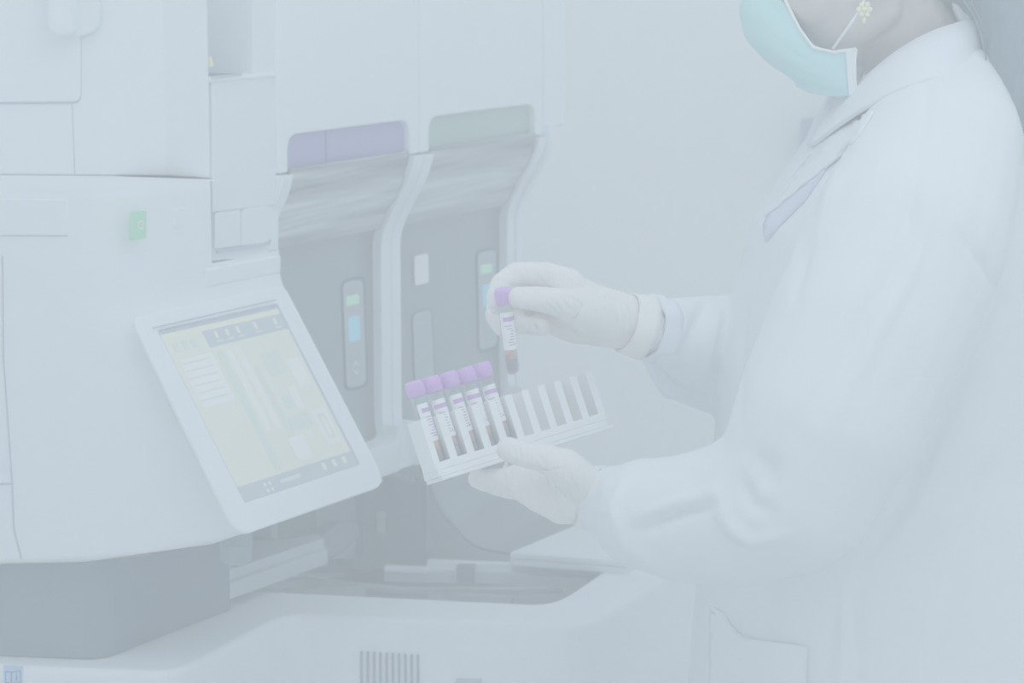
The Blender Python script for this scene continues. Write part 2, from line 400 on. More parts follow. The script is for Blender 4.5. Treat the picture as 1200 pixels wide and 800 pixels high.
# side column between the analyzer and the first module
cC = -1.578
zc = lambda x, y, c=cC: onN(x, y, c).z
sc_ = lambda x, y, c=cC: onN(x, y, c).dot(RV)
slabN('column_lower_panel', [(249, 93), (324, 86), (324, 240), (249, 249)], cC, .012, WHITE2, A, .0015)
slabN('column_post', [(296, -80), (324, -80), (324, 85), (296, 88)], cC, .07, WHITE2, A, .0015)
slabN('niche_wall', [(225, -80), (300, -80), (300, 92), (225, 96)], cC-.07, .02, WHITE2, A)
slabN('niche_ledge', [(249, 91), (324, 84), (324, 90), (249, 97)], cC+.003, .016, WHITE, A, .002)
slabN('ledge_seam', [(248, 90), (284, 86.5), (284, 88.5), (248, 92.5)], cC+.0045, .001, SEAM, A)
slabN('yellow_tag', [(246.5, 66), (248.5, 67), (250.5, 77), (247, 78)], cC+.0045, .002, YEL, A, label='small yellow tag')
slabN('niche_button', [(261, 70), (269, 70), (269, 76), (261, 76)], cC-.066, .004, MASKW, A, .001, r=2)
slabN('column_back', [(249, 240), (326, 230), (326, 300), (249, 305)], cC-.004, .012, WHITE, A)
slabN('hinge_flap', [(252, 249), (282, 245), (282, 288), (252, 292)], cC-.001, .006, WHITE2, A, .001, r=3)
slabN('hinge_flap', [(284, 245), (318, 240), (316, 284), (284, 288)], cC-.0005, .006, WHITE2, A, .001, r=[4, 8, 6, 2])
slabN('flap_gap', [(255, 293), (314, 284), (318, 280), (317, 286), (314, 288), (255, 296.5)], cC+.0005, .002, SEAM, A)
prism('console_shelf', [scz(2.10, -1.60, 1.247), scz(2.10, C0+.003, 1.247), scz(2.235, C0+.003, 1.247), scz(2.235, -1.60, 1.247)], (0, 0, -.02), WHITE, A, .003)
# smoked cover below the body
pc = [onz(-150, 763, DZ), onz(120, 774, DZ), onz(270, 715, DZ), onz(270, 715, DZ)+V((-.1, .2, 0)), onz(-150, 763, DZ)+V((0, .3, 0))]
lp2 = rnd_poly([tuple(p.xy) for p in pc], [0, .022, 0, 0, 0], 8)
prism('smoked_cover', [V((x, y, DZ+.001)) for x, y in lp2], (0, 0, .148), SMOKE, A, .001, label='dark smoked plastic cover under the body')

# ================================================================ BASE AND SAMPLE DECK
D = thing('sampler_unit', 'white low sampler unit with dark sample well and vent slots below the analyzer', 'sampler', (.0, 2.9, 0))
outer = rnd_poly([(-200, 772), (0, 779), (205, 788), (335, 719), (690, 733), (800, 664), (980, 560)], [0, 0, 26, 26, 34, 0, 0], 6)
inner = rnd_poly([(900, 550), (725, 656), (648, 708), (270, 690), (-200, 640)], [0, 0, 26, 4, 0], 5)
top_loop = [onz(x, y, DZ) for x, y in outer+inner]
prism('deck_top', top_loop, (0, 0, -.2), WHITE, D, .006)
full = [onz(x, y, DZ) for x, y in outer] + [onz(980, 500, DZ), onz(-200, 560, DZ)]
prism('base_body', [p-V((0, 0, .196)) for p in full], (0, 0, -.62), WHITE2, D, .002)
prism('plinth', [V((p.x*.96, p.y*.98+.06, .0)) for p in full], (0, 0, .03), INNER, D)
prism('well_floor', [onz(x, y, DZ)-V((0, 0, .075)) for x, y in ((1000, 480), (735, 653), (652, 712), (262, 694), (-200, 650), (-200, 560), (600, 520))], (0, 0, -.006), INNER, D)
# vents and slot on the front face of the inner block
fa, fb = onz(360, 720, DZ), onz(660, 732, DZ); fd = (fb-fa).normalized(); fn = V((fd.y, -fd.x, 0)); fn = fn if fn.y < 0 else -fn
cf = fa.dot(fn)
def slabB(name, pxs, off, th, m, bevel=0, r=0, parent=D, **k):
    loop = []; off += .0015
    for x, y in (rnd_poly(pxs, r, 3) if r else pxs):
        d = ray(x, y); loop.append(CAMP+d*((cf+off-CAMP.dot(fn))/d.dot(fn)))
    return prism(name, loop, fn*-th, m, parent, bevel, **k)
for i in range(10):
    x = 422+i*7.35; y = 763+i*.45
    slabB('vent_slot', [(x, y), (x+2.6, y), (x+3.0, y+60), (x+.4, y+60)], .0006, .002, VENT, r=1.3)
slabB('port_slot', [(534, 795), (565, 796), (565, 830), (534, 830)], .0006, .002, SEAM, r=2)
# sticker with an open book and a letter i
ga, gbb = onz(-100, 775.5, DZ), onz(150, 785, DZ); gd = (gbb-ga).normalized(); fn2 = V((gd.y, -gd.x, 0)); fn2 = fn2 if fn2.y < 0 else -fn2; cg = ga.dot(fn2)
def slabG(name, pxs, off, th, m, parent, r=0):
    loop = []
    for x, y in (rnd_poly(pxs, r, 3) if r else pxs):
        d = ray(x, y); loop.append(CAMP+d*((cg+off-CAMP.dot(fn2))/d.dot(fn2)))
    return prism(name, loop, fn2*-th, m, parent)
st = slabG('manual_sticker', [(4, 780), (26, 781), (26, 810), (4, 809)], .0016, .002, BLUEST, D); st['label'] = 'pale blue sticker with an open book symbol'
for q in ([(6, 786), (13, 787), (13, 788), (6, 787)], [(6, 786), (7, 786), (7, 800), (6, 800)], [(12.5, 787), (14, 788), (14, 802), (12.5, 801)], [(14, 787), (24, 785), (24, 786), (14, 788)],
          [(23.5, 785), (24.5, 785), (24.5, 800), (23.5, 800)], [(18.5, 791), (20, 791), (20, 797), (18.5, 797)], [(18.5, 788), (20, 788), (20, 789.5), (18.5, 789.5)], [(6, 799), (13, 800), (24, 799), (24, 800), (13, 801.5), (6, 800)]):
    slabG('book_line', q, .002, .0006, BLUEIN, st)
# what stands in the well
def bpx(name, pts, z, h, m, parent=D, bevel=.001, **k):
    return prism(name, [onz(x, y, z) for x, y in pts], (0, 0, -h), m, parent, bevel, **k)
bpx('interior_shelf', [(262, 692-22), (380, 652-22), (372, 625), (262, 640)], .893, .014, INNER2)
bpx('shelf_front_step', [(262, 698-12), (384, 655-12), (378, 636), (262, 670)], .882, .018, INNER2)
bx_ = lambda n, x0, x1, y0, y1, c, th, m, **k: slabN(n, [(x0, y0), (x1, y0), (x1, y1), (x0, y1)], c, th, m, D, .001, **k)
bx_('latch_bracket', 268, 296, 560, 658, -1.535, .012, INNER)
slabN('latch_hook', [(270, 640), (292, 640), (292, 660), (284, 663), (270, 661)], -1.528, .012, INNER, D, .002)
bx_('rear_bulkhead', 240, 690, 545, 672, -1.74, .03, INNER)
bx_('rear_block', 326, 371, 560, 633, -1.70, .03, INNER)
bx_('pale_guide_rail', 318, 326, 560, 631, -1.70, .03, INNER2)
bx_('pale_rear_panel', 371, 426, 560, 655, -1.71, .02, INNER2)
bx_('dark_column', 425, 500, 558, 668, -1.70, .05, SMOKE)
bx_('column_strip', 443, 452, 600, 625, -1.695, .004, INNER2)
slabN('cable_bundle', [(372, 650), (380, 625), (398, 612), (420, 610), (424, 628), (410, 640), (392, 655)], -1.66, .02, INNER, D, .004, r=5)
bx_('white_bracket', 466, 497, 524, 541, -1.655, .03, WHITE)
bx_('bracket_foot', 472, 492, 541, 556, -1.66, .02, INNER2)
for i in range(6): slabN('connector', [(470+i*6, 555), (474+i*6, 554), (474+i*6, 559+i % 3*2), (470+i*6, 560+i % 3*2)], -1.65, .01, INNER2, D)
def rail(name, x0, y0, x1, y1, h, z, m, **k):
    p = onz(x0, y0, z); q = onz(x1, y1, z); n = V((-(q-p).y, (q-p).x, 0)).normalized()*.012
    return prism(name, [p, q, q+n, p+n], (0, 0, -h), m, D, .0012, **k)
rail('tray_rail', 500, 657, 599, 661, .011, .845, WHITE); rail('tray_rail', 450, 664, 501, 666, .006, .841, WHITE)
rail('tray_rail', 599, 661, 700, 668, .012, .843, INNER2)
rail('rail_support', 450, 668, 534, 670, .014, .835, INNER2); rail('rail_support', 556, 670, 690, 677, .014, .835, INNER2)
rail('rail_joint', 535, 662, 556, 663, .020, .849, SMOKE)
rail('slide_rail', 300, 672, 470, 690, .006, .798, INNER2); rail('slide_rail', 470, 690, 660, 690, .006, .798, INNER2)
rail('sample_cradle', 330, 690, 428, 690, .02, .803, INNER2); rail('sample_cradle', 500, 695, 600, 700, .02, .803, INNER2)
T_ = thing('tray_cover', 'white flat box-shaped tray cover on the right of the sample well', 'tray', onz(690, 660, .853))
tl = [onz(x, y, .868) for x, y in ((597, 647), (735, 657), (800, 612), (690, 608))]
tz = prism('tray_lid', tl, (0, 0, -.008), WHITE, T_, .002)
prism('tray_body', [p-V((0, 0, .0085)) for p in tl], (0, 0, -.0072), WHITE2, T_, .001)

# ================================================================ MODULES WITH SMOKED COVERS
def prof(z):      # front profile of the wavy cover: bulges at the top, runs straight, comes forward at the foot
    t = (1.335-z)/.115
    t = min(1, max(0, t)); sm = t*t*(3-2*t)
    f = max(0, (1.03-z)/.10)
    return C1 + .047*(1-sm) + .030*min(f, 1.2)**2
def wavestrip(name, s0, s1, zt_, zb_, m, parent, off=0, th=.03, fn_=None, ns=1, nz=60, **k):
    vs = []; fs = []
    for i in range(nz+1):
        z = zt_+(zb_-zt_)*i/nz
        for j in range(ns+1):
            s = s0+(s1-s0)*j/ns; vs.append(scz(s, prof(z)+off+(fn_(s, z) if fn_ else 0), z))
    n = len(vs); vs += [v-NV*th for v in vs]; w = ns+1
    for i in range(nz):
        for j in range(ns):
            a = i*w+j; fs += [[a, a+1, a+1+w, a+w], [n+a, n+a+w, n+a+1+w, n+a+1]]
        a = i*w; fs.append([a, a+w, n+a+w, n+a]); a = i*w+ns; fs.append([a, n+a, n+a+w, a+w])
    for j in range(ns): fs.append([j, n+j, n+j+1, j+1]); a = nz*w+j; fs.append([a, a+1, n+a+1, n+a])
    return build(name, vs, fs, m, parent, 0, **k)
def film(seed):
    def f(s, z):
        e = max(0, min(1, (z-1.243)/.02))*max(0, min(1, (1.345-z)/.01))
        q = z-.09*(s-2.5)*(1+.3*math.sin(seed*2.1+s*9))
        n = noise.noise(V((s*5+seed, q*75, seed)))*.0048 + noise.noise(V((s*9+seed, q*190, 3+seed)))*.0016
        return e*n + .0004*noise.noise(V((s*20, z*12, seed)))
    return f
def module(label, sA, sB, winmat, seed, frL, frR):
    M = thing('analyzer_module', label, 'analyzer', scz((sA+sB)/2, C1-.15, 0), 'analyzer modules with smoked covers')
    cT = C1+.047; a, b = sA+frL, sB-frR; zW = 1.336; zHi = 1.62
    # upper white panel with an arch for the coloured window
    arch = rnd_poly([(a, zW), (a, zW+.036), (b, zW+.036), (b, zW)], [0, .02, .02, 0], 6)
    loop = [(sA+.001, zW-.004), *arch, (sB-.001, zW-.004), (sB-.001, zHi), (sA+.001, zHi)]
    loop = [(sA+.001, zW-.004), (a, zW-.004), *arch[1:-1], (b, zW-.004), (sB-.001, zW-.004), (sB-.001, zHi), (sA+.001, zHi)]
    prism('upper_panel', [scz(s, cT, z) for s, z in loop], NV*-.02, WHITE, M, .0025)
    bx('window', a-.004, b+.004, cT-.012, cT-.008, zW-.02, zW+.04, winmat, M, label='%s tinted window strip' % ('lilac' if winmat is PURPLE else 'pale green'))
    if winmat is PURPLE: bx('window_divider', a+.083, a+.085, cT-.008, cT-.007, zW-.005, zW+.04, mat('lilac_divider', (166, 172, 196), .4), M)
    bx('cabinet_core', sA+.002, sB-.002, C1-.35, C1-.03, .985, zHi, WHITE2, M)
    wavestrip('smoked_cover', a, b, zW-.001, .985, FILM, M, -.006, .016, None, 6, 80, smooth=True, label='grey smoked plastic cover')
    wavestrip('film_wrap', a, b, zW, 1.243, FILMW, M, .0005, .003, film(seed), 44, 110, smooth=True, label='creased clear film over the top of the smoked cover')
    for s0, s1 in ((sA+.001, a), (b, sB-.001)):
        wavestrip('side_frame', s0, s1, zW-.006, .955, WHITE, M, .006, .05, smooth=False)
    # rounded foot of the frame
    ft = rnd_poly([(a-.002, .955), (b+.002, .955), (b+.002, 1.01), (b-.001, .992), (a+.001, .992), (a-.002, 1.01)], [0, 0, 0, .018, .018, 0], 4)
    prism('foot_frame', [scz(s, C1+.028, z) for s, z in ft], NV*-.03, WHITE, M, .002)
    return M
SA1, SM, SB2 = 2.245, 2.531, 2.826
M1 = module('white analyzer module with lilac window beside the touch screen', SA1, SM, PURPLE, 1.3, .018, .022)
M2 = module('white analyzer module with pale green window behind the raised glove', SM, SB2, GREENW, 5.7, .021, .020)
# controls on the first module
def ctrl(M, pxs, c, m, name, r, th=.002, **k): return slabN(name, pxs, c, th, m, M, .0006, r=r, **k)
cc = C1-.0045
ctrl(M1, [(400, 329), (428, 322), (432, 453), (405, 460)], cc, RING, 'control_recess', 9)
ctrl(M1, [(402, 331), (425.5, 326), (429.5, 450), (407, 456)], cc+.0006, RAISE, 'control_panel', 8)
ctrl(M1, [(406.5, 347), (421, 344), (421.5, 356), (407, 359)], cc+.0016, LGREEN, 'status_light', 3, label='green status light')
ctrl(M1, [(408, 372), (422, 369), (423, 398), (410, 402)], cc+.0016, LBLUE, 'blue_button', 4, label='pale blue button')
ctrl(M1, [(410, 416), (423, 413), (424.5, 442), (412, 446)], cc+.0012, PANEL, 'eject_button', 4)
for q in ([(417.3, 422), (421.3, 428), (420.2, 428.6), (417.2, 424), (415, 429.6), (413.8, 429.6)], [(414.5, 433), (415.8, 433), (418, 436.6), (420.6, 431.8), (421.6, 432), (418.2, 439)]):
    ctrl(M1, q, cc+.0019, UITEAL, 'arrow_mark', 0, .0005)
c2 = C1-.0045
ctrl(M2, [(558, 294), (583, 289), (585, 408), (561, 415)], c2, RING, 'control_recess', 8)
ctrl(M2, [(560, 296), (581.5, 292), (583, 405), (562.5, 411)], c2+.0006, RAISE, 'control_panel', 7)
ctrl(M2, [(563.5, 311), (577, 308.5), (577.5, 319), (564, 322)], c2+.0016, LGREEN, 'status_light', 3, label='green status light')
ctrl(M2, [(565.5, 334), (578, 331), (578.5, 358), (567, 361)], c2+.0016, LBLUE, 'blue_button', 3, label='pale blue button')
ctrl(M2, [(567, 374), (579, 371), (580, 397), (568, 400)], c2+.0012, PANEL, 'eject_button', 3)
ctrl(M2, [(486.5, 300), (502, 296.5), (503, 331), (487.5, 335)], c2+.003, LABEL, 'white_plate', 3, .003)
ctrl(M2, [(482.5, 367), (507, 359), (512, 470), (487, 480)], c2, RING, 'hatch_reveal', 9)
ctrl(M2, [(484, 368), (505.6, 361), (510.5, 470), (488, 480)], c2+.0006, PANEL, 'hatch', 8)
# tall rounded end housing right of the modules
E_ = thing('end_housing', 'tall white rounded housing at the right end of the modules', 'housing', scz(2.87, C1-.15, 0))
eh = rnd_poly([(SB2, C1+.05), (2.895, C1+.05), (2.895, C1-.3), (SB2, C1-.3)], [0, .028, 0, 0], 8)
prism('upper_shell', [scz(s, c, 1.34) for s, c in eh], (0, 0, .28), WHITE, E_, .004, smooth=False)
eh2 = rnd_poly([(SB2+.001, C1-.006), (2.885, C1-.006), (2.885, C1-.3), (SB2+.001, C1-.3)], [0, .028, 0, 0], 8)
prism('lower_shell', [scz(s, c, .93) for s, c in eh2], (0, 0, .41), WHITE, E_, .004)
wavestrip('curved_trim', SB2+.0005, SB2+.014, 1.345, .955, WHITE, E_, .008, .05)
# hanging film covered lip over the well
L_ = thing('hanging_cover', 'grey curved cover in creased film hanging over the sample well below the rack', 'cover', onN(600, 600, -1.57))
hp = rnd_poly([(498, 548), (590, 525), (640, 540), (705, 585), (712, 600), (672, 614), (622, 642), (540, 646), (508, 604)], [0, 0, 0, 0, 0, 0, 30, 40, 30], 6)
def lip(px_, py_, back=0):
    p = onN(px_, py_, -1.555); s = p.dot(RV); f = noise.noise(V((s*6, p.z*60-s*9, 4.2)))*.004
    return p+NV*(f+.25*max(0, 1.0-p.z)*max(0, 1.0-p.z)*6-back)
bm = bmesh.new(); bvs = [bm.verts.new(V((x, y, 0))) for x, y in hp]; bm.faces.new(bvs)
bmesh.ops.triangulate(bm, faces=bm.faces[:])
for _ in range(5):
    es = [e for e in bm.edges if e.calc_length() > 7]
    if es: bmesh.ops.subdivide_edges(bm, edges=es, cuts=1, use_grid_fill=False); bmesh.ops.triangulate(bm, faces=[f for f in bm.faces if len(f.verts) > 3])
bm.verts.ensure_lookup_table()
lo = build('cover_sheet', [lip(v.co.x, v.co.y) for v in bm.verts], [[v.index for v in f.verts] for f in bm.faces], FILM, L_, smooth=True)
bm.free(); sm = lo.modifiers.new('thickness', 'SOLIDIFY'); sm.thickness = .004

# ================================================================ TUBES AND RACK
CR, CU, CF = XV, UPV, FW                        # used only to orient the tilted rack as a solid
def camv(r, u, f): return (CR*r+CU*u+CF*f)
AX = camv(.745, .200, .625).normalized()         # along the rack
DN = camv(.345, -.94, -.03); DN = (DN-AX*DN.dot(AX)).normalized()   # from cap to tube tip
TH = AX.cross(DN).normalized()                  # rack depth, pointing away or toward the camera
if TH.dot(FW) > 0: TH = -TH                     # toward the viewer
def lathe(name, p, ax, prof_, m, parent, seg=20, a0_=0, a1_=2*math.pi, closed=True, **k):
    ax = ax.normalized(); u = (-TH-ax*(-TH).dot(ax)).normalized(); v = ax.cross(u); vs = []; fs = []
    full_ = abs(a1_-a0_-2*math.pi) < 1e-6; ns = seg if full_ else seg+1
    for h, r in prof_:
        vs += [p+ax*h+(u*math.cos(a)+v*math.sin(a))*r for a in [a0_+(a1_-a0_)*j/seg for j in range(ns)]]
    for i in range(len(prof_)-1):
        for j in range(seg):
            a = i*ns+j; b = i*ns+((j+1) % ns); fs.append([a, b, b+ns, a+ns])
    if full_ and closed: fs += [list(range(ns)), list(range((len(prof_)-1)*ns, len(prof_)*ns))]
    return build(name, vs, fs, m, parent, smooth=False, **k)
def sm_angle(o):
    for p in o.data.polygons: p.use_smooth = len(p.vertices) == 4
    return o
PITCHT = .0205
def tube_thing(top, ax, label, group, lvl, spin=0.0, seed=0):
    """top: centre of the cap top, ax: direction cap -> tip"""
    rr = random.Random(seed)
    t = thing('blood_tube', label, 'test tube', top, group); ax = ax.normalized()
    R_ = .0066; Lc = .0145; L = .083
    cp = sm_angle(lathe('cap', top, ax, [(0, .0066), (.0005, .0076), (.0015, .0081), (Lc, .0084), (Lc+.0002, .0066)], CAPM, t, 28))
    vs = []; fs = []
    u = ax.orthogonal().normalized(); v = ax.cross(u)
    for j in range(28):              # grip ribs of the cap
        a = 2*math.pi*j/28
        for h in (.003, .0125):
            for da, r in ((-.05, .0081), (0, .0087), (.05, .0081)):
                vs.append(top+ax*h+(u*math.cos(a+da)+v*math.sin(a+da))*r)
        b = j*6; fs += [[b, b+1, b+4, b+3], [b+1, b+2, b+5, b+4]]
    o = build('cap_ribs', vs, fs, CAPM, cp)
    hemi = [(L-R_+R_*math.sin(a), R_*math.cos(a)) for a in [math.pi/2*k/6 for k in range(1, 7)]]
    hemi[-1] = (hemi[-1][0], .0003)
    sm_angle(lathe('glass_wall', top, ax, [(Lc, R_), (L-R_, R_)]+hemi, GLASS, t, 24, closed=False))
    ri = R_-.0009; zc0 = L-.020; s0 = L-.020-lvl
    sm_angle(lathe('serum_layer', top, ax, [(s0, .0002), (s0+.0001, ri), (zc0+.004, ri), (zc0+.0041, .0002)], SERUM, t, 20, label='orange red serum layer'))
    hemi2 = [(L-R_+ri*math.sin(a), max(.0002, ri*math.cos(a))) for a in [math.pi/2*k/5 for k in range(1, 6)]]
    sm_angle(lathe('cell_layer', top, ax, [(zc0+.0042, .0002), (zc0+.0042, ri), (L-R_, ri)]+hemi2, CELLS, t, 20, label='dark blood cells at the tube bottom'))
    # label: a wrap open on one side
    a0_, a1_ = spin-2.2, spin+1.7; RL = R_+.00025
    lb = sm_angle(lathe('paper_label', top, ax, [(.022, RL), (.058, RL)], LABEL, t, 20, a0_, a1_, False))
    sm_angle(lathe('label_band', top, ax, [(.0265, RL+.0002), (.0305, RL+.0002)], BAND, lb, 12, a0_+.4, a1_-.5, False))
    for k in range(16):
        h = .0345+k % 8*.0026; aa = a0_+.5+(k//8)*1.5+rr.random()*.25
        sm_angle(lathe('print_mark', top, ax, [(h, RL+.0002), (h+.0009, RL+.0002)], BAND if k % 3 else INK, lb, 3, aa, aa+.5+rr.random()*.5, False))
    sm_angle(lathe('print_dot', top, ax, [(.052, RL+.0003), (.0532, RL+.0003)], CELLS, lb, 3, math.pi-.3, math.pi-.05, False))
    return t
# rack: origin = first tube axis at cap top
T1 = at(483.5, 447, 2.30)
RK = thing('tube_rack', 'white tilted ten-slot tube rack held in the lower gloved hand', 'rack', T1+DN*.085)
ordn = ['leftmost', 'second', 'third', 'fourth', 'fifth']
for i in range(5):
    tube_thing(T1+AX*PITCHT*i, DN, ('lilac-capped blood tube in the leftmost slot of the white rack' if i == 0 else
               'lilac-capped blood tube in the %s slot from the left of the white rack' % ordn[i]) if i < 4 else 'lilac-capped blood tube in the rack nearest the empty slots',
               'blood tubes standing in the rack', .012+.003*(i % 3), [2.6, 3.3, 3.0, 3.6, 3.4][i], i)
def rb(name, a0_, a1_, h0, h1, t0, t1, m, bevel=.0006, **k):
    """box in rack axes: along AX, down DN, toward viewer TH (metres from first tube axis at cap top)"""
    q = [T1+AX*a+DN*h+TH*t0 for a, h in ((a0_, h0), (a1_, h0), (a1_, h1), (a0_, h1))]
    return prism(name, q, TH*(t1-t0), m, RK, bevel, **k)
a_lo, a_hi = -PITCHT*.62, PITCHT*9.62
H0, H1 = .036, .0885
rb('back_wall', a_lo, a_hi, H0+.002, H1, -.0092, -.0074, RACKD)
rb('base', a_lo, a_hi, .0845, H1+.002, -.0115, .0115, RACKM)
rb('foot_plate', a_lo+.002, a_hi+.006, H1+.0022, H1+.0055, -.013, .013, RACKM)
rb('front_lip', a_lo, a_hi, .0775, .0845, .0093, .0122, RACKM)
for i in range(11):
    a = PITCHT*(i-.5)
    w0 = .0020; w1 = .0043
    if i == 0: w0 = w1 = .0035
    q = [T1+AX*(a+x)+DN*H0+TH*t for x, t in ((-w0, -.0095), (w0, -.0095), (w0, .0085), (w1, .0095), (w1, .0115), (-w1, .0115), (-w1, .0095), (-w0, .0085))]
    prism('divider', q, DN*(.0845-H0), RACKM, RK, .0005)
    if i < 10: rb('slot_shelf', a+.0027, a+PITCHT-.0027, H0+.008, H0+.0095, -.0095, -.004, RACKM, .0003)

# ================================================================ THE PERSON
PY = 2.47
PR = thing('person', 'person in white lab coat, face mask and white gloves lifting a tube from a rack', 'person', (at(1040, 700, PY).x, PY, 0))
fwd = V((-.978, 0, -.208)); upp = V((-.208, 0, .978)); sid = V((0, -1, 0))
HC = at(1004, -65, PY)
def H(x, y, z): return HC + fwd*x + sid*y + upp*z
def he(x, y, z, rx, ry, rz): return ell_geo(H(x, y, z), (fwd*rx, sid*ry, upp*rz))
def hcap(a, r0, b, r1): return cap_geo(H(*a), r0, H(*b), r1)
head = [he(-.018, 0, .035, .095, .074, .088), he(.03, 0, -.03, .062, .060, .085), he(.03, 0, .035, .062, .062, .06), hcap((.074, 0, -.1), .017, (.072, 0, -.102), .017),
        hcap((.086, 0, .012), .008, (.106, 0, -.03), .0105), hcap((.1, .0, -.034), .009, (.088, 0, -.034), .015),
        hcap((.088, -.016, -.066), .0065, (.088, .016, -.066), .0065), hcap((.085, -.014, -.076), .007, (.085, .014, -.076), .007),
        hcap((.082, -.035, .022), .009, (.086, 0, .02), .009), hcap((.082, .035, .022), .009, (.086, 0, .02), .009)]
for k in (-1, 1):
    head += [hcap((-.008, k*.05, -.062), .017, (.066, k*.012, -.102), .016), hcap((-.008, k*.05, -.062), .017, (-.008, k*.058, .0), .02),
             he(.05, k*.034, -.035, .034, .03, .035),
             ell_geo(H(-.012, k*.078, -.014), ((fwd*.9-sid*k*.4)*.018, sid*.006, upp*.031)), hcap((-.005, k*.076, -.037), .006, (-.006, k*.075, -.042), .006)]
neck = chain([(1035, -30, PY, .052), (1068, 50, PY, .050), (1085, 110, PY, .056), (1085, 160, PY, .07)])
def hand(lst, dr=0):
    g = []
    for ch in lst: g += chain(ch, True, dr)
    return g
# far hand (its right hand), tube cap pinched between thumb and index finger
FAR = [
    [(752, 381, 2.43, .025), (728, 376, 2.425, .027), (700, 366, 2.42, .026), (676, 350, 2.41, .021), (658, 335, 2.40, .016)],
    [(728, 378, 2.43, .026), (700, 374, 2.435, .024), (668, 356, 2.43, .020), (655, 350, 2.43, .014)],
    [(728, 380, 2.44, .024), (700, 382, 2.445, .020), (672, 372, 2.445, .016), (655, 365, 2.44, .012)],
    [(728, 382, 2.44, .022), (700, 388, 2.445, .014), (672, 388, 2.44, .012), (655, 384, 2.44, .010)],
    [(715, 374, 2.405, .021), (683, 362, 2.38, .0195), (655, 354, 2.358, .0135), (630, 350, 2.348, .0118), (608, 348.5, 2.345, .0102)],
    [(665, 334, 2.402, .0165), (640, 323, 2.40, .0130), (605, 322, 2.395, .0120), (588, 333, 2.385, .0108), (582, 347, 2.376, .0096), (583, 358, 2.372, .0085)],
    [(655, 350, 2.43, .014), (612, 342, 2.435, .0115), (585, 352, 2.425, .0108), (581, 370, 2.41, .0100), (590, 384, 2.395, .0090)],
    [(655, 366, 2.44, .0125), (618, 362, 2.445, .0110), (602, 372, 2.43, .0100), (612, 381, 2.405, .0090)],
    [(655, 382, 2.44, .0105), (632, 378, 2.43, .0095), (622, 382, 2.41, .0088), (636, 384, 2.395, .0082)],
]
NEAR = [
    [(700, 584, 2.30, .024), (672, 580, 2.30, .026), (640, 568, 2.305, .022), (615, 560, 2.31, .016)],
    [(690, 584, 2.30, .024), (660, 588, 2.30, .021), (632, 580, 2.30, .016), (612, 572, 2.30, .0125)],
    [(690, 580, 2.31, .024), (655, 562, 2.325, .024), (630, 548, 2.335, .018), (612, 545, 2.34, .014)],
    [(685, 570, 2.285, .020), (662, 548, 2.265, .018), (640, 537, 2.262, .0135), (615, 533, 2.264, .0118), (596, 526, 2.268, .0112)],
    [(615, 560, 2.31, .014), (590, 562, 2.315, .0115), (570, 563, 2.325, .0105), (560, 561, 2.335, .0092)],
    [(618, 570, 2.31, .0135), (596, 570, 2.325, .0115), (580, 567, 2.345, .0105), (577, 560, 2.36, .0092)],
    [(615, 560, 2.335, .0125), (598, 558, 2.36, .011), (602, 548, 2.385, .0100), (604, 538, 2.395, .009)],
    [(618, 552, 2.34, .012), (608, 548, 2.365, .010), (616, 538, 2.39, .009), (620, 530, 2.398, .008)],
]
bodyg = head + neck + hand([f for f in FAR], -.0016) + hand(NEAR, -.0016)
bodyg += chain([(1085, 160, PY, .07), (1070, 260, PY, .09), (1060, 420, PY, .085), (1060, 560, PY, .095), (1065, 700, PY, .105)])
bodyg += chain([(1090, 170, 2.34, .045), (1085, 170, 2.60, .045)])
bodyg += chain([(1092, 185, 2.34, .045), (1040, 340, 2.26, .042), (955, 570, 2.21, .036), (850, 592, 2.25, .034), (700, 584, 2.30, .022)])
bodyg += chain([(1085, 190, 2.60, .045), (1000, 320, 2.64, .042), (920, 400, 2.62, .036), (840, 395, 2.53, .033), (752, 381, 2.43, .022)])
hip = at(1065, 700, PY)
for k, dx in ((-.085, .02), (.085, -.03)):
    bodyg += [cap_geo(V((hip.x, PY+k*.8, hip.z)), .088, V((hip.x+dx*.5, PY+k, .48)), .055), cap_geo(V((hip.x+dx*.5, PY+k, .48)), .055, V((hip.x+dx+.02, PY+k, .09)), .036),
              cap_geo(V((hip.x+dx+.02, PY+k, .06)), .033, V((hip.x+dx-.12, PY+k, .04)), .024)]
fuse('body', bodyg, .0026, SKIN, PR, 5)
# ---- lab coat
rows = [(72, 1050, 1158, .065), (95, 1015, 1172, .10), (118, 992, 1182, .15), (150, 962, 1195, .178), (200, 926, 1208, .19), (260, 887, 1218, .19), (340, 864, 1226, .185),
        (420, 846, 1226, .178), (520, 838, 1226, .172), (620, 826, 1240, .18), (720, 813, 1250, .19), (900, 800, 1270, .21), (1150, 786, 1300, .235)]
vs = []; fs = []; NS = 48
for y, xl, xr, ry in rows:
    a = at(xl, y, PY); b = at(xr, y, PY); c = (a+b)/2; rx = (b-a).length/2
    for j in range(NS):
        an = 2*math.pi*j/NS; ca, sa = math.cos(an), math.sin(an); e = .85
        vs.append(V((c.x+rx*math.copysign(abs(ca)**e, ca), PY+ry*math.copysign(abs(sa)**e, sa), c.z)))
for i in range(len(rows)-1):
    for j in range(NS): fs.append([i*NS+j, i*NS+(j+1) % NS, (i+1)*NS+(j+1) % NS, (i+1)*NS+j])
fs += [list(range(NS)), list(range((len(rows)-1)*NS, len(rows)*NS))[::-1]]
coatg = [(vs, fs)]
coatg += chain([(1095, 190, 2.335, .078), (1065, 280, 2.27, .088), (1015, 390, 2.23, .088), (970, 490, 2.205, .085), (930, 572, 2.20, .0745), (865, 600, 2.22, .066), (808, 607, 2.24, .061),
                (760, 602, 2.26, .054), (728, 592, 2.28, .040), (706, 585, 2.295, .0285)])
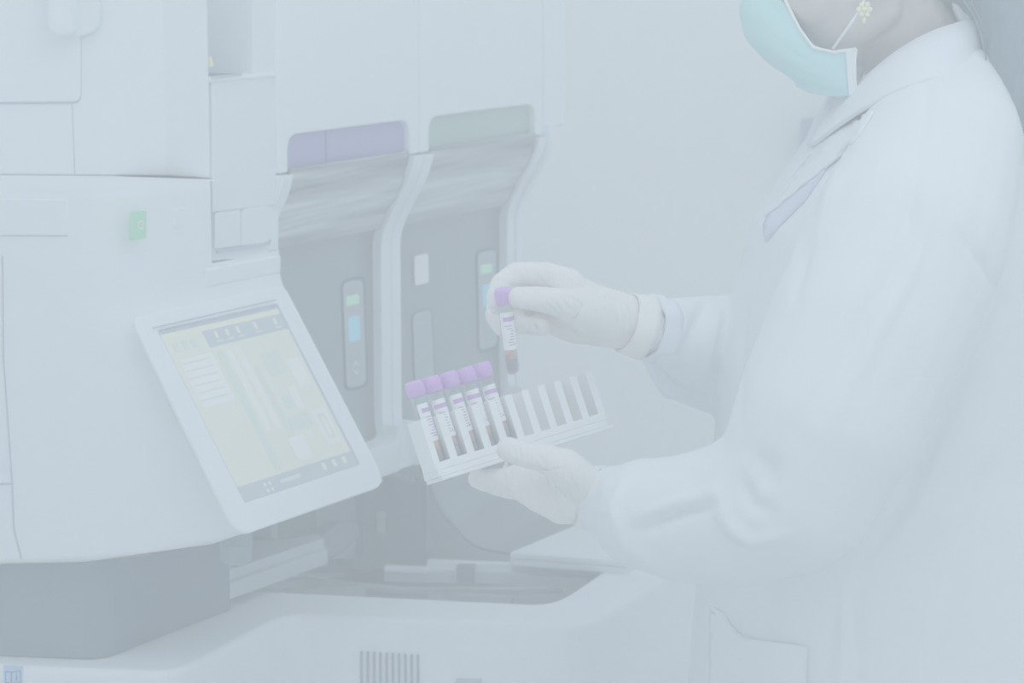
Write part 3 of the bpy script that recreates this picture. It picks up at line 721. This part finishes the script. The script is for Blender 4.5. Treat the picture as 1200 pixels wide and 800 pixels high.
coatg += chain([(1085, 200, 2.60, .075), (1000, 320, 2.64, .066), (905, 405, 2.62, .058), (842, 404, 2.53, .050), (805, 396, 2.48, .0425), (778, 389, 2.452, .036), (757, 383, 2.436, .027)])
coatg += chain([(1128, 118, 2.40, .052), (1112, 165, 2.355, .07)])
coatg += chain([(757, 383, 2.436, .025), (742, 380, 2.428, .0235)])
coatg += chain([(776, 416, 2.465, .022), (793, 437, 2.485, .026), (835, 448, 2.53, .032)])
COATSTROKES = [  # pixel polyline, half width px, depth m (negative = valley)
    ([(949, 275), (940, 310), (930, 345)], 7, -.004), ([(1066, 230), (1050, 310), (1012, 372), (960, 490)], 9, -.004), ([(1090, 240), (1068, 320), (1030, 390), (985, 480)], 9, .003),
    ([(1123, 271), (1150, 310), (1173, 350)], 6, -.003), ([(987, 195), (975, 225), (962, 250)], 6, .004), ([(1074, 205), (1068, 250), (1070, 300)], 7, -.003),
    ([(744, 622), (790, 605), (840, 592)], 6, -.005), ([(746, 606), (790, 590), (835, 578)], 8, .004), ([(838, 575), (852, 612), (880, 634), (925, 625)], 8, .005), ([(868, 560), (880, 590), (905, 600)], 9, -.005),
    ([(730, 560), (718, 590), (726, 620)], 5, .004), ([(883, 530), (900, 550), (890, 575)], 14, -.006), ([(712, 600), (735, 640), (790, 680)], 8, .003),
    ([(828, 350), (815, 390), (800, 430)], 7, -.006), ([(842, 365), (832, 400), (829, 432)], 5, .005), ([(775, 355), (790, 370), (800, 400)], 6, -.004), ([(762, 425), (790, 455), (826, 474)], 5, -.007),
    ([(760, 435), (785, 468), (826, 486)], 4, .004), ([(874, 330), (868, 400), (866, 500)], 5, -.003), ([(990, 690), (988, 740), (984, 800)], 7, .004), ([(1003, 690), (1006, 800)], 6, -.003),
    ([(1008, 668), (1060, 590), (1120, 470), (1178, 355)], 8, -.008), ([(1100, 640), (1130, 560), (1180, 480)], 14, .004), ([(1150, 560), (1120, 680), (1090, 800)], 12, -.003), ([(1085, 96), (1084, 140), (1072, 200)], 5, -.002)]
for k in range(9):
    COATSTROKES.append(([(765+k % 2*2, 352+k*7), (780+k % 3*4, 354+k*6.5)], 2.2, .0022)); COATSTROKES.append(([(700, 560+k*5), (712+k % 3*3, 560+k*5.4)], 2.2, .002))
def folds(me, STROKES=None, gain=1.35, softd=.0035):
    STROKES = STROKES or COATSTROKES
    n = len(me.vertices); co = np.empty(n*3, np.float32); no = np.empty(n*3, np.float32)
    me.vertices.foreach_get('co', co); me.vertices.foreach_get('normal', no); co = co.reshape(-1, 3); no = no.reshape(-1, 3)
    q = co-np.array(CAMP); k = q@np.array(FW); X_ = 600+FPX*q[:, 0]/k; Y_ = 400-FPX*(q@np.array(UPV))/k
    facing = np.clip(-(no*q).sum(1)/np.linalg.norm(q, axis=1), 0, 1); facing = np.minimum(1, facing*2.5)
    disp = np.zeros(n)
    for pl_, w_, d_ in STROKES:
        best = np.full(n, 1e9); tt = np.zeros(n); m_ = len(pl_)-1
        for i in range(m_):
            a = np.array(pl_[i], float); b = np.array(pl_[i+1], float); ab = b-a
            t = np.clip(((X_-a[0])*ab[0]+(Y_-a[1])*ab[1])/(ab@ab), 0, 1)
            d = np.hypot(X_-a[0]-t*ab[0], Y_-a[1]-t*ab[1]); s_ = d < best; best[s_] = d[s_]; tt[s_] = (i+t[s_])/m_
        disp += d_*np.exp(-(best/w_)**2)*np.clip(np.sin(np.pi*np.clip(tt, 0.04, .96)), 0, 1)**.5
    soft = np.array([noise.noise(V((p[0]*9, p[1]*9, p[2]*4))) for p in co])*softd
    co += no*(disp*gain*facing+soft)[:, None]; me.vertices.foreach_set('co', co.astype(np.float32).ravel()); me.update()
FARS = [([(571, 363), (582, 362), (592, 358)], 1.5, -.0022), ([(604, 367), (625, 370), (645, 376)], 1.8, -.002), ([(598, 335), (620, 336), (650, 338)], 1.8, -.0022), ([(622, 372), (630, 390)], 1.6, -.002),
        ([(632, 357), (645, 368)], 1.6, -.0012), ([(640, 355), (655, 370)], 1.6, -.0013), ([(649, 353), (664, 371)], 1.6, -.0014), ([(658, 350), (674, 368)], 1.6, -.0015), ([(666, 345), (686, 360)], 1.7, -.0015),
        ([(686, 355), (676, 372), (662, 378)], 1.8, -.0018), ([(624, 309), (628, 322), (640, 334)], 1.7, -.0012), ([(638, 308), (640, 322), (644, 332)], 1.7, -.0012), ([(612, 310), (618, 324)], 1.5, -.001),
        ([(645, 372), (650, 388), (660, 397)], 2, -.0016), ([(624, 366), (628, 384)], 1.6, -.0014), ([(722, 350), (726, 375), (720, 402)], 2.2, -.0016), ([(733, 352), (737, 380), (728, 406)], 2, .0013), ([(695, 335), (712, 345), (730, 350)], 3, .0012),
        ([(648, 316), (666, 322), (680, 334)], 3, .0015), ([(576, 336), (584, 342)], 1.5, -.0009)]
NEARS = [([(600, 520), (604, 532)], 1.5, -.0012), ([(607, 522), (611, 536)], 1.5, -.0012), ([(628, 530), (640, 545)], 2, -.0014), ([(590, 552), (594, 572)], 1.5, -.0012), ([(572, 556), (575, 570)], 1.5, -.001),
         ([(640, 560), (655, 590), (662, 610)], 2, -.0014), ([(650, 556), (668, 585), (674, 608)], 2, -.0014), ([(664, 552), (680, 580), (682, 606)], 2, -.0015), ([(612, 545), (640, 552), (665, 548)], 2.4, -.0016)]
gl = fuse('glove', hand(FAR), .0015, GLOVE, PR, 4, lambda m_: folds(m_, FARS, 1, .0006), label='white latex glove pinching the tube cap')
gn = fuse('glove', hand(NEAR), .0015, GLOVE, PR, 4, lambda m_: folds(m_, NEARS, 1, .0006), label='white latex glove holding the rack from below')
def band(name, a, b, r0, r1, m, parent, wob=.0015, n=36, thick=.0018, rows=5, seed=0):
    ax = (b-a).normalized(); u = ax.orthogonal().normalized(); v = ax.cross(u); vs = []; fs = []
    for i in range(rows):
        t = i/(rows-1)
        for j in range(n):
            an = 2*math.pi*j/n; r = r0+(r1-r0)*t+wob*math.sin(an*5+seed+t*2)+wob*.6*math.sin(an*11+seed*3)
            vs.append(a+(b-a)*t+(u*math.cos(an)+v*math.sin(an))*r)
    for i in range(rows-1):
        for j in range(n): fs.append([i*n+j, i*n+(j+1) % n, (i+1)*n+(j+1) % n, (i+1)*n+j])
    o = build(name, vs, fs, m, parent, smooth=True); s_ = o.modifiers.new('t', 'SOLIDIFY'); s_.thickness = thick; s_.offset = 1; return o
band('glove_cuff', at(733, 377, 2.425), at(757, 384, 2.432), .0272, .0300, GLOVE2, gl, .0006, seed=1)
band('glove_cuff', at(681, 581, 2.30), at(697, 585, 2.30), .0262, .0275, GLOVE2, gn, .0006, seed=2)

coat = fuse('lab_coat', coatg, .0042, COAT, PR, 8, folds)
bvs_ = [tuple(coat.data.vertices[i].co+PR.location) for i in range(len(coat.data.vertices))]
BV = BVHTree.FromPolygons(bvs_, [tuple(p.vertices) for p in coat.data.polygons])
def drape(name, pxs, lift, th, m, parent, r=0, label=None, fine=9, maxY=None):
    bm = bmesh.new(); bm.faces.new([bm.verts.new(V((x, y, 0))) for x, y in (rnd_poly(pxs, r, 4) if r else pxs)])
    bmesh.ops.triangulate(bm, faces=bm.faces[:])
    for _ in range(6):
        es = [e for e in bm.edges if e.calc_length() > fine]
        if es: bmesh.ops.subdivide_edges(bm, edges=es, cuts=1); bmesh.ops.triangulate(bm, faces=[f for f in bm.faces if len(f.verts) > 3])
    vs = []
    for v in bm.verts:
        d = ray(v.co.x, v.co.y).normalized(); h = BV.ray_cast(CAMP, d)
        if h[0] is None: vs.append(None)
        else: vs.append(h[0]-d*lift)
    last = next((x for x in vs if x), at(pxs[0][0], pxs[0][1], PY))
    for i, v in enumerate(bm.verts):
        if vs[i] is None:
            ok = [(abs(w_.co.x-v.co.x)+abs(w_.co.y-v.co.y), j) for j, w_ in enumerate(bm.verts) if vs[j] is not None and j < len(vs)]
            Y = vs[min(ok)[1]].y if ok else PY
            vs[i] = at(v.co.x, v.co.y, Y)
    bm.verts.index_update()
    o = build(name, vs, [[v.index for v in f.verts] for f in bm.faces], m, parent, smooth=True, label=label); bm.free()
    s_ = o.modifiers.new('t', 'SOLIDIFY'); s_.thickness = th; s_.offset = 0; return o
drape('patch_pocket', [(832, 709), (846, 716), (856, 733), (872, 747), (946, 757), (944, 840), (832, 840)], .004, .002, COAT2, coat, 4)
drape('lapel_shade', [(980, 180), (968, 198), (942, 236), (912, 266), (897, 285), (894, 264), (908, 236), (936, 206), (962, 178)], .0035, .0015, LAPSHADE, coat, 3, label='lavender strip painted as shade under the lapel')  # draped strip whose colour stands for the lapel's shaded underside
lap = drape('lapel', [(974, 162), (1012, 133), (1024, 130), (1008, 156), (984, 183), (964, 175), (936, 206), (908, 238), (896, 256), (899, 242), (932, 204), (950, 182)], .007, .003, COAT2, coat, 2)
# collar ring: stands around the neck
tp_ = [(1008, 101, .00), (1024, 84, .035), (1050, 60, .066), (1090, 37, .078), (1122, 28, .066), (1143, 21, .035), (1150, 19, .0)]
bt_ = [(952, 182, .0), (986, 150, .07), (1030, 118, .135), (1080, 94, .15), (1122, 90, .12), (1150, 84, .07), (1160, 80, .0)]
def collar(sg):
    rowsP = []
    for (x0, y0, d0), (x1, y1, d1) in zip(tp_, bt_):
        a = at(x0, y0, PY-d0); b = at(x1, y1, PY-d1); out = (V((b.x, b.y, 0))-V((at(1080, 80, PY).x, PY, 0))).normalized()
        rowsP.append([a, a+out*.004, (a*.65+b*.35)+out*.010+ZV*.006, (a*.3+b*.7)+out*.010+ZV*.004, b+out*.010])
    if sg < 0: rowsP = [[V((p.x, 2*PY-p.y, p.z)) for p in r_] for r_ in rowsP]
    return rowsP
cr = collar(1); cl = collar(-1)[::-1][1:]
allr = cr+cl; W5 = 5
fs = [[i*W5+j, i*W5+j+1, (i+1)*W5+j+1, (i+1)*W5+j] for i in range(len(allr)-1) for j in range(W5-1)]
co_ = build('collar', [p for r_ in allr for p in r_], fs, COAT2, coat, smooth=True)
s_ = co_.modifiers.new('s', 'SUBSURF'); s_.levels = 2; s_.render_levels = 2
s_ = co_.modifiers.new('t', 'SOLIDIFY'); s_.thickness = .003; s_.offset = 0
prism('neck_cloth', [at(x, y, 2.425) for x, y in ((1108, -14), (1116, -30), (1156, -30), (1152, 26), (1128, 31))], (0, .02, 0), COAT2, coat, .003)
band('knit_cuff', at(754, 383, 2.434), at(773, 386, 2.448), .0285, .0315, COAT2, coat, .0012, 60, seed=4)
band('knit_cuff', at(695, 585, 2.298), at(708, 586, 2.292), .0275, .0300, COAT2, coat, .0012, 60, seed=5)

# ---- mask, built on the head axes
tops = [(.114, 0, -.008), (.096, .026, -.016), (.080, .044, -.034), (.073, .052, -.062), (.064, .057, -.083), (.046, .061, -.091), (.027, .063, -.092)]
bots = [(.080, 0, -.120), (.078, .016, -.122), (.073, .030, -.126), (.066, .040, -.129), (.057, .048, -.132), (.046, .054, -.134), (.034, .058, -.134)]
def mask_rows(sg):
    out = []
    for i, (a, b) in enumerate(zip(tops, bots)):
        cr_ = .004*math.exp(-((i-3.6)/.7)**2)
        col_ = []; bl = [.026, .023, .019, .012, .008, .004, .002][i]
        for k in range(25):
            t = k/24; p = V(a)*(1-t)+V(b)*t; bul = bl*math.sin(math.pi*min(1, t*1.05))
            pleat = .0016*(abs(((t*4) % 1)-.5)*2)**.5 if i < 6 else 0
            p = p+V((bul+pleat-cr_*t, .25*bul*(1 if i else 0)-cr_*.6*t, 0)); col_.append(H(p.x, sg*(p.y+.002), p.z))
        out.append(col_)
    return out
mr = mask_rows(-1)[::-1]+mask_rows(1)[1:]
# sid points to the viewer, so +1 is the near side
vs = [p for c in mr for p in c]; n_ = 25
fs = [[i*n_+j, i*n_+j+1, (i+1)*n_+j+1, (i+1)*n_+j] for i in range(len(mr)-1) for j in range(n_-1)]
mk = build('face_mask', vs, fs, MASKM, PR, smooth=True, label='pale blue pleated surgical mask')
s_ = mk.modifiers.new('s', 'SUBSURF'); s_.levels = 1; s_.render_levels = 1
s_ = mk.modifiers.new('t', 'SOLIDIFY'); s_.thickness = .0015; s_.offset = 0
for sg in (-1, 1):
    m_ = mask_rows(sg)
    tube('edge_binding', [c[0]+sid*sg*.001 for c in m_], .0016, MASKW, mk, 8)
    prism('side_band', [m_[-1][0]+sid*sg*.0012, m_[-1][-1]+sid*sg*.0012, m_[-2][-1]*.5+m_[-1][-1]*.5+sid*sg*.0022, m_[-2][0]*.5+m_[-1][0]*.5+sid*sg*.0022], sid*sg*.0008, MASKW, mk)
    tube('side_binding', [p+sid*sg*.001 for p in m_[-1][::3]], .0016, MASKW, mk, 8)
    lo_ = [V(m_[-2][0])+sid*sg*.002, H(.018, sg*.074, -.06), H(.002, sg*.083, -.03), H(-.018, sg*.084, .0), H(-.03, sg*.08, .008), H(-.036, sg*.077, -.02), H(-.034, sg*.074, -.036)]
    if sg == 1: lo_[0] = at(976, 57, PY-.074)+V((0, 0, 0)); lo_[1] = at(1008, 12, PY-.086); 
    tube('ear_loop', lo_, .0015, MASKW, mk, 8)
ec = at(1013, 11, PY-.088)
er = build('earring', *ell_geo(ec, (XV*.0028, V((0, .002, 0)), ZV*.0028), 12, 8), GOLD, PR, smooth=True, label='small gold flower earring')
for k in range(6):
    a = math.pi*2*k/6; p = ec+(XV*math.cos(a)+ZV*math.sin(a))*.0050
    build('petal', *ell_geo(p, (XV*.0026, V((0, .0012, 0)), ZV*.0026), 10, 6), GOLD, er, smooth=True)
build('drop', *ell_geo(ec-ZV*.010, (XV*.0018, V((0, .0018, 0)), ZV*.0034), 10, 6), GOLD, er, smooth=True)
tube('hook', [ec+ZV*.005, ec+ZV*.012+V((0, .004, 0)), ec+ZV*.018+V((0, .010, 0))], .0007, GOLD, er, 6)
for k in (-1, 1):
    e = build('eye', *ell_geo(H(.063, k*.030, .004), (fwd*.0125, sid*.0125, upp*.0115), 16, 10), EYE, PR, smooth=True)
    build('iris', *ell_geo(H(.0737, k*.030, .003), (fwd*.003, sid*.0055, upp*.0055), 12, 8), IRIS, e, smooth=True)
    tube('eyebrow', [H(.09, k*.016, .026), H(.088, k*.032, .031), H(.076, k*.048, .027)], [.0022, .0028, .0012], HAIRM, PR, 8)
# ---- hair: swept back cap and a long loose ponytail
hg = [he(-.030, 0, .045, .096, .083, .092), he(.02, 0, .088, .07, .066, .042), he(-.07, 0, .0, .055, .07, .075)]
hg += chain([(1105, -75, PY, .05), (1135, -40, 2.45, .045), (1178, -5, 2.42, .034), (1193, 55, 2.385, .031), (1207, 115, 2.36, .027), (1226, 180, 2.35, .024), (1243, 260, 2.36, .018), (1250, 330, 2.37, .008)])
hg += chain([(1120, -60, 2.50, .04), (1165, 0, 2.52, .028), (1200, 100, 2.54, .024), (1235, 230, 2.56, .015)])
def strands(me):
    n = len(me.vertices); co = np.empty(n*3, np.float32); no = np.empty(n*3, np.float32)
    me.vertices.foreach_get('co', co); me.vertices.foreach_get('normal', no); co = co.reshape(-1, 3); no = no.reshape(-1, 3)
    d = np.array([noise.noise(V((p[0]*120+p[2]*14, p[1]*120, p[2]*4))) for p in co])*.0028
    co += no*d[:, None]; me.vertices.foreach_set('co', co.ravel()); me.update()
fuse('hair', hg, .003, HAIRM, PR, 5, strands, label='long dark hair falling behind the shoulder')
tube('loose_strand', [at(1123, -20, 2.40), at(1130, 2, 2.385), at(1141, 18, 2.38), at(1150, 40, 2.375), at(1156, 70, 2.37)], .0009, HAIRM, PR, 6)
tube('loose_strand', [at(1135, -20, 2.40), at(1139, 4, 2.385), at(1148, 22, 2.38), at(1157, 50, 2.375)], .0008, HAIRM, PR, 6)
# ---- trousers and shoes (below the frame)
tg = []
for k, dx in ((-.085, .02), (.085, -.03)):
    tg += [cap_geo(V((hip.x, PY+k*.8, hip.z)), .098, V((hip.x+dx*.5, PY+k, .48)), .072), cap_geo(V((hip.x+dx*.5, PY+k, .48)), .072, V((hip.x+dx+.02, PY+k, .13)), .058)]
fuse('trousers', tg, .008, TROU, PR, 4)
for k, dx in ((-.085, .02), (.085, -.03)):
    x = hip.x+dx
    fuse('shoe', [ell_geo(V((x+.01, PY+k, .045)), (V((.06, 0, 0)), V((0, .042, 0)), V((0, 0, .045)))), ell_geo(V((x-.10, PY+k, .035)), (V((.085, 0, 0)), V((0, .045, 0)), V((0, 0, .035)))),
                  cap_geo(V((x+.02, PY+k, .07)), .045, V((x+.02, PY+k, .1)), .045)], .004, SHOE, PR, 5)
# ---- the tube that is being lifted
ht = at(589.5, 337.5, 2.352); hb = at(601.5, 441, 2.358)
tube_thing(ht, (hb-ht).normalized(), 'single lilac-capped blood tube held up between gloved thumb and fingertips', None, .013, 3.2, 11)

# ================================================================ even milky haze, added to lower the contrast
bm = bmesh.new(); bmesh.ops.create_cube(bm, size=1); me = bpy.data.meshes.new('added_haze'); bm.to_mesh(me); bm.free()
hz = bpy.data.objects.new('added_haze', me); COL.objects.link(hz); hz.scale = (8.9, 6.9, 2.89); hz.location = (.5, 1.5, 1.45)
tag(hz, 'pale even milky haze added as a veil through the whole room', 'added_haze'); hz['kind'] = 'stuff'
m = bpy.data.materials.new('added_milky_haze'); m.use_nodes = True; nt = m.node_tree; nt.nodes.remove(nt.nodes['Principled BSDF'])
v = nt.nodes.new('ShaderNodeVolumeScatter'); v.inputs['Density'].default_value = ADDED_HAZE; v.inputs['Color'].default_value = (1, 1, 1, 1)
nt.links.new(v.outputs[0], nt.nodes['Material Output'].inputs['Volume']); me.materials.append(m)
